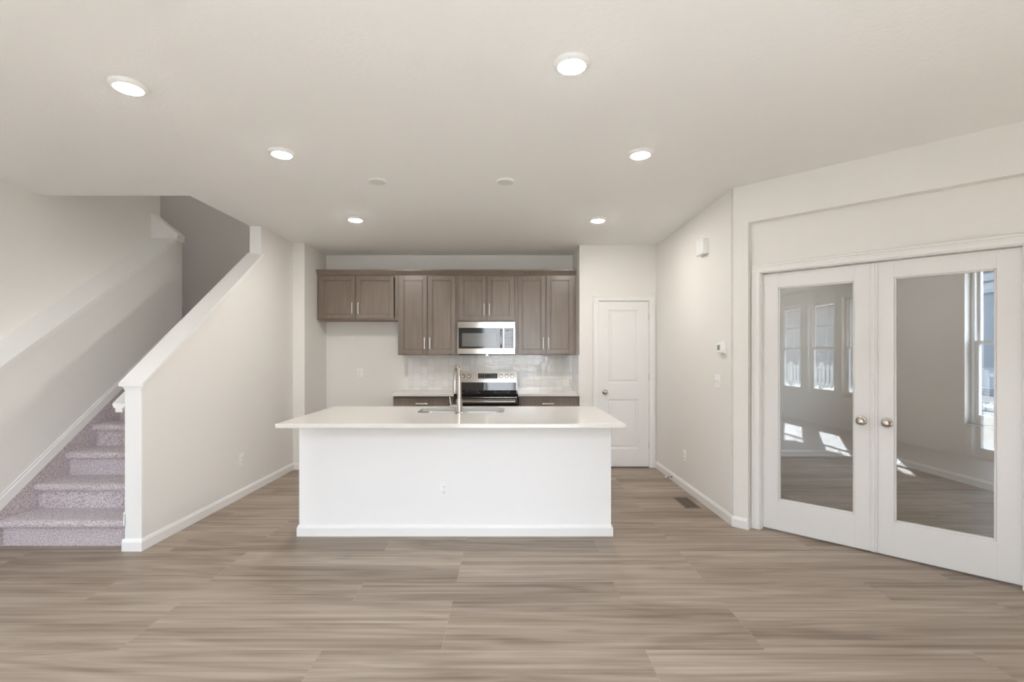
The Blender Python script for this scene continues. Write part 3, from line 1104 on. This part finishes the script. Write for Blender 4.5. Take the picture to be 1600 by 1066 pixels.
def upper(label, x0, x1, z0, doors, hz, under=False):
    t = thing('wall_cabinet', label, 'cabinet', ((x0 + x1) / 2, 6.60, z0), group='stained wall cabinets')
    b_ = MB()
    z1 = 2.435
    b_.box(x0, x0 + 0.018, FY + 0.018, 6.748, z0, z1)
    b_.box(x1 - 0.018, x1, FY + 0.018, 6.748, z0, z1)
    b_.box(x0 + 0.018, x1 - 0.018, 6.738, 6.748, z0, z1)
    b_.box(x0 + 0.018, x1 - 0.018, FY + 0.018, 6.738, z1 - 0.018, z1)
    b_.box(x0, x0 + 0.038, FY, FY + 0.018, z0, z1)                      # face frame
    b_.box(x1 - 0.038, x1, FY, FY + 0.018, z0, z1)
    b_.box(x0 + 0.038, x1 - 0.038, FY, FY + 0.018, z0, z0 + 0.03)
    b_.box(x0 + 0.038, x1 - 0.038, FY, FY + 0.018, z1 - 0.05, z1)
    if len(doors) == 2 and doors[1][0] - doors[0][1] > 0.008:
        m = (doors[0][1] + doors[1][0]) / 2
        b_.box(m - 0.019, m + 0.019, FY, FY + 0.018, z0 + 0.03, z1 - 0.05)
    b_.build('body', 'cabinet_wood', t)
    MB().box(x0 + 0.018, x1 - 0.018, FY + 0.018, 6.738, z0 + 0.001, z0 + 0.026).build('underside', 'wood_underside', t)
    for i, (a, c_) in enumerate(doors):
        dz0, dz1 = z0 + 0.016, PZ(431.6)
        d = shaker(a, c_, dz0, dz1, FY - 0.0195).build('door', 'cabinet_wood', t)
        hx = (c_ - 0.030) if i == 0 else (a + 0.030)
        pull(MB(), hx, hz, FY - 0.0195, 0.148).build('handle', 'pull_nickel', d, smooth=True)
    return t


# things: names of the four wall units
upper('short two-door brown wall cabinet over the empty fridge space', -2.455, -1.413, 1.838,
      [(PX(499.5), PX(555.2)), (PX(557.2), PX(615.6))], PZ(482))
upper('tall two-door brown wall cabinet between the short fridge cabinet and the microwave', -1.411, -0.652, 1.386,
      [(PX(624.6), PX(667.6)), (PX(668.8), PX(711.8))], PZ(536.5))
upper('short two-door brown wall cabinet directly above the microwave', -0.650, 0.097, 1.816,
      [(PX(717.6), PX(760.2)), (PX(761.2), PX(803.2))], PZ(484))
upper('tall two-door brown wall cabinet between the microwave and the pantry wall', 0.099, 0.883, 1.386,
      [(PX(809.4), PX(852.2)), (PX(853.2), PX(895.6))], PZ(536.5))
cr_ = MB()
cr_.prism([(FY, 2.415), (FY - 0.012, 2.418), (FY - 0.018, 2.432), (FY - 0.036, 2.462), (FY - 0.042, 2.466), (FY - 0.042, 2.482), (FY + 0.02, 2.482), (FY + 0.02, 2.436), (FY, 2.436)], 'x', -2.454, 0.882)
tag(cr_.build('crown_molding', 'cabinet_wood'), 'dark stained crown molding running along the tops of all wall cabinets', 'molding')

# base cabinets
BY = 6.16


def base_cab(label, x0, x1, dx0, dx1, hx):
    t = thing('base_cabinet', label, 'cabinet', ((x0 + x1) / 2, 6.45, 0), group='stained base cabinets')
    b_ = MB()
    b_.box(x0, x0 + 0.018, BY + 0.018, 6.748, 0.0, 0.880)
    b_.box(x1 - 0.018, x1, BY + 0.018, 6.748, 0.0, 0.880)
    b_.box(x0 + 0.018, x1 - 0.018, BY + 0.08, 6.748, 0.0, 0.12)
    b_.box(x0 + 0.018, x1 - 0.018, 6.73, 6.748, 0.12, 0.880)
    b_.box(x0, x0 + 0.038, BY, BY + 0.018, 0.10, 0.880)
    b_.box(x1 - 0.038, x1, BY, BY + 0.018, 0.10, 0.880)
    for a, c_ in ((0.10, 0.13), (0.69, 0.71), (0.862, 0.880)):
        b_.box(x0 + 0.038, x1 - 0.038, BY, BY + 0.018, a, c_)
    b_.build('body', 'cabinet_wood', t)
    d = MB().box(dx0, dx1, BY - 0.0195, BY - 0.0005, 0.712, 0.866, 0.0015).build('drawer', 'cabinet_wood', t)
    pull(MB(), hx, 0.788, BY - 0.0195, 0.142, False).build('handle', 'pull_nickel', d, smooth=True)
    m = (dx0 + dx1) / 2
    for i, (a, c_) in enumerate(((dx0, m - 0.002), (m + 0.002, dx1))):
        e = shaker(a, c_, 0.118, 0.690, BY - 0.0195).build('door', 'cabinet_wood', t)
        pull(MB(), (c_ - 0.03) if i == 0 else (a + 0.03), 0.60, BY - 0.0195, 0.142).build('handle', 'pull_nickel', e, smooth=True)
    return t


base_cab('brown base cabinet with a drawer to the left of the range', -1.411, -0.665, -1.405, -0.715, -1.055)
base_cab('brown base cabinet with a drawer between the range and the pantry wall', 0.138, 0.883, 0.155, 0.845, 0.50)


def counter(label, x0, x1):
    tag(MB().box(x0, x1, 6.09, 6.7475, 0.882, 0.912, 0.003, 2).build('countertop', 'quartz'), label, 'countertop')


counter('pale quartz countertop on the base cabinet left of the range', -1.425, -0.655)
counter('pale quartz countertop on the base cabinet right of the range', 0.128, 0.884)
tag(MB().box(-1.345, 0.885, 6.748, 6.76, 0.880, 1.40).build('tile_backsplash', 'tile'),
    'glossy white square tile backsplash under the wall cabinets', 'backsplash')
tag(MB().box(0.8735, 0.885, 6.145, 6.7475, 0.914, 1.384).build('tile_backsplash', 'tile'),
    'narrow side return of glossy square tile on the pantry wall', 'backsplash')

# ------------------------------------------------------------------ microwave
MY = 6.37
mw = thing('microwave', 'stainless over-the-range microwave mounted under the short cabinet', 'microwave', (-0.27, 6.55, 1.394))
MB().box(-0.643, 0.097, MY + 0.03, 6.748, 1.400, 1.812, 0.003).build('body', 'steel', mw)
MB().box(-0.63, 0.085, MY + 0.06, 6.70, 1.386, 1.402).build('underside', 'black_plastic', mw)
MB().box(-0.282, -0.258, MY + 0.12, MY + 0.20, 1.3835, 1.3862, 0.001).build('task_light', 'task_lens', mw)
XD = -0.052
d = MB()
d.box(-0.643, XD, MY, MY + 0.03, 1.732, 1.812, 0.003)
d.box(-0.643, XD, MY, MY + 0.03, 1.398, 1.472, 0.003)
d.box(-0.643, -0.626, MY, MY + 0.03, 1.472, 1.732)
dd = d.build('door', 'steel', mw)
MB().box(-0.626, XD, MY + 0.001, MY + 0.03, 1.472, 1.732).build('door_glass', 'black_glass', dd)
MB().box(-0.582, -0.150, MY + 0.0002, MY + 0.004, 1.496, 1.666).build('window', 'oven_window', dd)
MB().tube([(-0.082, MY, 1.705), (-0.082, MY - 0.03, 1.695), (-0.082, MY - 0.038, 1.67), (-0.082, MY - 0.038, 1.52), (-0.082, MY - 0.03, 1.495), (-0.082, MY, 1.485)], 0.011, 14) \
    .build('handle', 'steel', dd, smooth=True)
d = MB()
d.box(XD + 0.003, 0.097, MY, MY + 0.03, 1.732, 1.812, 0.003)
d.box(XD + 0.003, 0.097, MY, MY + 0.03, 1.398, 1.472, 0.003)
d.box(0.080, 0.097, MY, MY + 0.03, 1.472, 1.732)
cp = d.build('control_panel', 'steel', mw)
MB().box(XD + 0.003, 0.080, MY + 0.001, MY + 0.03, 1.472, 1.732).build('panel_glass', 'black_glass', cp)
for r in range(6):
    for c in range(3):
        MB().box(-0.028 + c * 0.034, -0.012 + c * 0.034, MY + 0.0002, MY + 0.002, 1.490 + r * 0.028, 1.496 + r * 0.028).build('key', 'legend_grey', cp)
MB().box(-0.025, 0.055, MY + 0.0002, MY + 0.002, 1.690, 1.712).build('clock_display', 'legend_grey', cp)

# ------------------------------------------------------------------ range
RX0, RX1 = -0.650, 0.124
RY = 6.03
rn = thing('range', 'freestanding stainless electric range with a black glass cooktop', 'stove', (-0.263, 6.40, 0))
MB().box(RX0 + 0.004, RX1 - 0.004, RY + 0.02, 6.74, 0.06, 0.895).box(RX0 + 0.03, RX1 - 0.03, RY + 0.06, 6.70, 0.0, 0.06).build('body', 'steel', rn)
ck = MB().box(RX0, RX1, RY - 0.004, 6.66, 0.876, 0.917, 0.004, 2).build('cooktop', 'black_glass', rn)
for x, y, r in ((-0.46, 6.20, 0.115), (-0.07, 6.20, 0.09), (-0.46, 6.48, 0.08), (-0.07, 6.48, 0.10)):
    q = MB()
    ring = []
    for k in range(40):
        a = 2 * PI * k / 40
        ring.append([q.bm.verts.new((x + (r + e) * math.cos(a), y + (r + e) * math.sin(a), 0.9174)) for e in (0, 0.003)])
    for k in range(40):
        q.bm.faces.new((ring[k][0], ring[k][1], ring[(k + 1) % 40][1], ring[(k + 1) % 40][0]))
    q.build('burner_mark', 'legend_grey', ck)
bgd = MB().prism([(6.66, 0.917), (6.74, 0.917), (6.74, 1.168), (6.685, 1.168), (6.668, 1.025)], 'x', RX0 + 0.002, RX1 - 0.002).build('backguard', 'steel', rn)
MB().prism([(6.652, 0.9175), (6.664, 0.9175), (6.672, 1.022), (6.660, 1.022)], 'x', RX0 + 0.004, RX1 - 0.004).build('vent_panel', 'black_glass', rn)


def gy(z):
    return 6.668 + (z - 1.025) / (1.168 - 1.025) * 0.017


GP = lambda px: (px - 793) * 6.67 / F
q = MB()
q.prism([(gy(1.072) - 0.0025, 1.072), (gy(1.072) + 0.003, 1.072), (gy(1.140) + 0.003, 1.140), (gy(1.140) - 0.0025, 1.140)], 'x', GP(747), GP(777.3))
dsp = q.build('display', 'display_black', bgd)
q = MB()
for i in range(8):
    for j in range(3):
        if 2 < i < 5 and j == 1:
            continue
        x = GP(749.5) + i * (GP(775) - GP(749.5)) / 7.6
        z = 1.084 + j * 0.020
        y = gy(z) - 0.0032
        q.box(x, x + 0.011, y, y + 0.001, z, z + 0.005)
q.build('display_legends', 'legend_grey', dsp)
for px in (724.0, 733.2, 782.8, 791.4, 800.2):
    z = 1.104
    q = MB().lathe([(0.024, 0.0), (0.024, -0.006), (0.020, -0.010), (0.0185, -0.030), (0.015, -0.034), (0.002, -0.034)], (GP(px), gy(z), z), 'y', 28)
    q.box(GP(px) - 0.004, GP(px) + 0.004, gy(z) - 0.040, gy(z) - 0.030, z - 0.017, z + 0.017, 0.002)
    q.build('knob', 'chrome_knob', rn, smooth=True)
od = MB().box(RX0 + 0.006, RX1 - 0.006, RY, RY + 0.02, 0.22, 0.872, 0.004).build('oven_door', 'black_glass', rn)
MB().box(RX0 + 0.006, RX1 - 0.006, RY - 0.006, RY + 0.002, 0.800, 0.856, 0.003).build('door_band', 'steel', od)
hb = MB().tube([(RX0 + 0.03, RY - 0.048, 0.826), (RX1 - 0.03, RY - 0.048, 0.826)], 0.017, 18)
for x in (RX0 + 0.06, RX1 - 0.06):
    hb.tube([(x, RY - 0.005, 0.826), (x, RY - 0.048, 0.826)], 0.010, 12)
hb.build('handle', 'steel', od, smooth=True)
MB().box(RX0 + 0.006, RX1 - 0.006, RY, RY + 0.02, 0.065, 0.212, 0.004).build('storage_drawer', 'steel', rn)

# ------------------------------------------------------------------ island
IX0, IX1, IY0, IY1 = -1.597, 0.793, 3.822, 4.55
isl = thing('kitchen_island', 'large white-painted kitchen island standing on the plank floor', 'kitchen island', ((IX0 + IX1) / 2, 4.18, 0))
b_ = MB().box(IX0, IX1, IY0, IY0 + 0.12, 0.0, 0.882)
b_.box(IX0, IX0 + 0.12, IY0 + 0.12, IY1, 0.0, 0.882).box(IX1 - 0.12, IX1, IY0 + 0.12, IY1, 0.0, 0.882)
b_.box(IX0 + 0.12, IX1 - 0.12, IY1 - 0.02, IY1, 0.0, 0.882).box(IX0 + 0.12, IX1 - 0.12, IY0 + 0.12, IY1 - 0.02, 0.0, 0.12)
b_.build('body', 'island_paint', isl)
b_ = MB()
base_x(b_, IX0, IX1, IY0)
base_y(b_, IY0 - 0.014, IY1, IX0, -1)
base_y(b_, IY0 - 0.014, IY1, IX1, 1)
b_.build('baseboard', 'trim_white', isl)
b_ = MB()
pr = [(0, 0.838), (0.006, 0.838), (0.016, 0.86), (0.018, 0.882), (0, 0.882)]
b_.prism([(IY0 - a, z) for a, z in pr], 'x', IX0 - 0.0, IX1 + 0.0)
b_.prism([(IX0 - a, z) for a, z in pr], 'y', IY0 - 0.016, IY1)
b_.prism([(IX1 + a, z) for a, z in pr], 'y', IY0 - 0.016, IY1)
b_.build('top_moulding', 'island_paint', isl)
for i in range(4):
    x = IX0 + 0.02 + i * 0.59
    d = MB().box(x, x + 0.58, IY1, IY1 + 0.02, 0.11, 0.86, 0.002).build('door', 'cabinet_wood', isl)
    MB().tube([(x + 0.06, IY1 + 0.045, 0.60), (x + 0.06, IY1 + 0.045, 0.75)], 0.0055, 10).tube([(x + 0.06, IY1 + 0.02, 0.62), (x + 0.06, IY1 + 0.045, 0.62)], 0.0045, 8) \
        .tube([(x + 0.06, IY1 + 0.02, 0.73), (x + 0.06, IY1 + 0.045, 0.73)], 0.0045, 8).build('handle', 'pull_nickel', d, smooth=True)

# countertop with a rounded sink cut-out
TX0, TX1, TY0, TY1, TZ0, TZ1 = -1.594, 0.809, 3.42, 4.60, 0.884, 0.914
SX0, SX1, SY0, SY1, SR = -0.752, -0.030, 4.075, 4.475, 0.07


def rrect(x0, x1, y0, y1, r, n=8):
    pts = []
    for cx, cy, a0 in ((x1 - r, y1 - r, 0), (x0 + r, y1 - r, PI / 2), (x0 + r, y0 + r, PI), (x1 - r, y0 + r, 1.5 * PI)):
        for k in range(n + 1):
            a = a0 + PI / 2 * k / n
            pts.append((cx + r * math.cos(a), cy + r * math.sin(a)))
    return pts


ct = MB()
bm = ct.bm
inner = rrect(SX0, SX1, SY0, SY1, SR)
B = 0.003
rings = {}
for nm, rect, z in (('t', (TX0 + B, TX1 - B, TY0 + B, TY1 - B), TZ1), ('tm', (TX0, TX1, TY0, TY1), TZ1 - B),
                    ('bm', (TX0, TX1, TY0, TY1), TZ0 + B), ('b', (TX0 + B, TX1 - B, TY0 + B, TY1 - B), TZ0)):
    x0, x1, y0, y1 = rect
    rings[nm] = [bm.verts.new(p) for p in ((x1, y1, z), (x0, y1, z), (x0, y0, z), (x1, y0, z))]
it = [bm.verts.new((x, y, TZ1)) for x, y in inner]
ib = [bm.verts.new((x, y, TZ0)) for x, y in inner]
for a, b_ in (('t', 'tm'), ('tm', 'bm'), ('bm', 'b')):
    for k in range(4):
        bm.faces.new((rings[a][k], rings[a][(k + 1) % 4], rings[b_][(k + 1) % 4], rings[b_][k]))
NI = len(inner)
for k in range(NI):
    bm.faces.new((it[k], it[(k + 1) % NI], ib[(k + 1) % NI], ib[k]))
for outer, inn in ((rings['t'], it), (rings['b'], ib)):
    for q in range(4):                       # corner fans and the strips between them
        seg = inn[q * 9:(q + 1) * 9]
        for k in range(8):
            bm.faces.new((outer[q], seg[k], seg[k + 1]))
        nx = inn[((q + 1) * 9) % NI]
        bm.faces.new((outer[q], seg[8], nx, outer[(q + 1) % 4]))
bmesh.ops.recalc_face_normals(bm, faces=bm.faces[:])
tag(ct.build('island_countertop', 'quartz'), 'long pale quartz island countertop overhanging the white base', 'countertop')

sk_ = thing('sink', 'undermount stainless sink set into the island countertop', 'sink', ((SX0 + SX1) / 2, (SY0 + SY1) / 2, 0.884))
s = MB()
loops = []
for off, z, r in ((0.02, TZ0 - 0.001, SR + 0.02), (-0.002, TZ0 - 0.001, SR), (-0.004, TZ0 - 0.01, SR), (-0.012, 0.70, SR - 0.006), (-0.04, 0.685, SR - 0.02)):
    loops.append([s.bm.verts.new((x, y, z)) for x, y in rrect(SX0 - off, SX1 + off, SY0 - off, SY1 + off, r)])
for a, b_ in zip(loops[:-1], loops[1:]):
    for k in range(NI):
        s.bm.faces.new((a[k], a[(k + 1) % NI], b_[(k + 1) % NI], b_[k]))
s.bm.faces.new(loops[-1])
s.build('basin', 'steel_sink', sk_, smooth=True)
MB().lathe([(0.045, 0.0), (0.045, 0.003), (0.03, 0.004), (0.025, 0.001)], ((SX0 + SX1) / 2, 4.30, 0.685), 'z', 28).build('drain', 'nickel', sk_, smooth=True)

# faucet: swan neck reaching back over the sink, side lever
FX, FYY = -0.388, 4.015
fc = thing('faucet', 'brushed nickel gooseneck faucet standing on the island before the sink', 'faucet', (FX, FYY, 0.914))
MB().lathe([(0.033, 0.0), (0.033, 0.006), (0.029, 0.010), (0.0245, 0.014), (0.0245, 0.10), (0.021, 0.12)], (FX, FYY, 0.914), 'z', 32).build('base', 'nickel', fc, smooth=True)
pts = [(FX, FYY, 0.914 + 0.11), (FX, FYY, 1.10), (FX, FYY, 1.20)]
rs = [0.0185, 0.0165, 0.0155]
dx, dy, RR = -0.30, 0.954, 0.088
for k in range(1, 17):
    a = PI * k / 16
    o_ = RR * (1 - math.cos(a))
    pts.append((FX + dx * o_, FYY + dy * o_, 1.206 + RR * math.sin(a)))
    rs.append(0.0145)
pts.append((FX + dx * 2 * RR, FYY + dy * 2 * RR, 1.17))
rs.append(0.0145)
MB().tube(pts, rs, 18).build('neck', 'nickel', fc, smooth=True)
ex, ey = FX + dx * 2 * RR, FYY + dy * 2 * RR
MB().lathe([(0.014, 0.0), (0.0165, -0.02), (0.0185, -0.10), (0.0165, -0.115), (0.004, -0.116)], (ex, ey, 1.18), 'z', 24).build('spray_head', 'nickel', fc, smooth=True)
lv = MB().tube([(FX - 0.018, FYY, 0.975), (FX - 0.075, FYY, 0.975)], [0.019, 0.017], 20)
lv.tube([(FX - 0.064, FYY, 0.985), (FX - 0.074, FYY + 0.004, 1.01), (FX - 0.077, FYY + 0.006, 1.05)], [0.007, 0.006, 0.0045], 12)
lv.build('lever', 'nickel', fc, smooth=True)

# ------------------------------------------------------------------ outside
struct(MB().box(-40, 40, -40, 40, -0.30, -0.16).build('ground', 'ground_tan'))
struct(MB().box(-2.2, 2.6, -3.6, -0.35, -0.159, -0.03).build('patio', 'concrete'))
nb = thing('house', 'neighbouring house with white siding over blue panels and a stone base, outside the study window', 'house', (8.5, 9, -0.16))
q = MB()
for i in range(18):
    z = 2.53 + i * 0.17
    q.prism([(8.50, z), (8.62, z), (8.62, z + 0.17), (8.525, z + 0.17)], 'y', 2.5, 15.0)
q.build('lap_siding', 'siding_white', nb)
MB().box(8.52, 8.64, 2.5, 15.0, 1.16, 2.53).build('panel_siding', 'siding_blue', nb)
q = MB().box(8.49, 8.60, 2.5, 15.0, 0.81, 1.16)
q.box(8.49, 8.60, 2.5, 15.0, 2.49, 2.55)
q.build('band_board', 'siding_white', nb)
MB().box(8.42, 8.62, 2.5, 15.0, 0.73, 0.81, 0.01).build('stone_cap', 'siding_blue', nb)
MB().box(8.46, 8.62, 2.5, 15.0, -0.159, 0.73).build('stone_base', 'stone', nb)
MB().box(7.75, 8.9, 2.2, 15.3, 5.59, 5.75).build('eave', 'siding_white', nb)  # unseen overhang added to cut skylight on this facade
for y in (8.30, 9.27):
    MB().box(8.495, 8.53, y - 0.05, y + 0.05, 1.16, 2.49).build('corner_board', 'siding_white', nb)
rh = thing('house', 'grey house across the yard, mirrored in the glass doors', 'house', (-14, -16, -0.16))
MB().box(-34, -5, -22, -15, -0.159, 4.6).build('walls', 'siding_grey', rh)
MB().prism([(-22.4, 4.6), (-14.5, 4.6), (-18.5, 6.6)], 'x', -34.4, -4.6).build('roof', 'roof_dark', rh)
fn = thing('fence', 'white vinyl yard fence mirrored in the glass doors', 'fence', (-10, -8, -0.16))
q = MB()
for i in range(110):
    q.box(-26 + i * 0.28, -25.86 + i * 0.28, -8.02, -8.0, -0.05, 0.95)
q.box(-26, 5, -8.05, -8.02, 0.05, 0.15).box(-26, 5, -8.05, -8.02, 0.75, 0.85)
q.build('pickets', 'fence_vinyl', fn)
for i in range(14):
    x = -26 + i * 2.38
    MB().box(x - 0.06, x + 0.06, -8.18, -8.05, -0.159, 1.05, 0.005).build('post', 'fence_vinyl', fn)
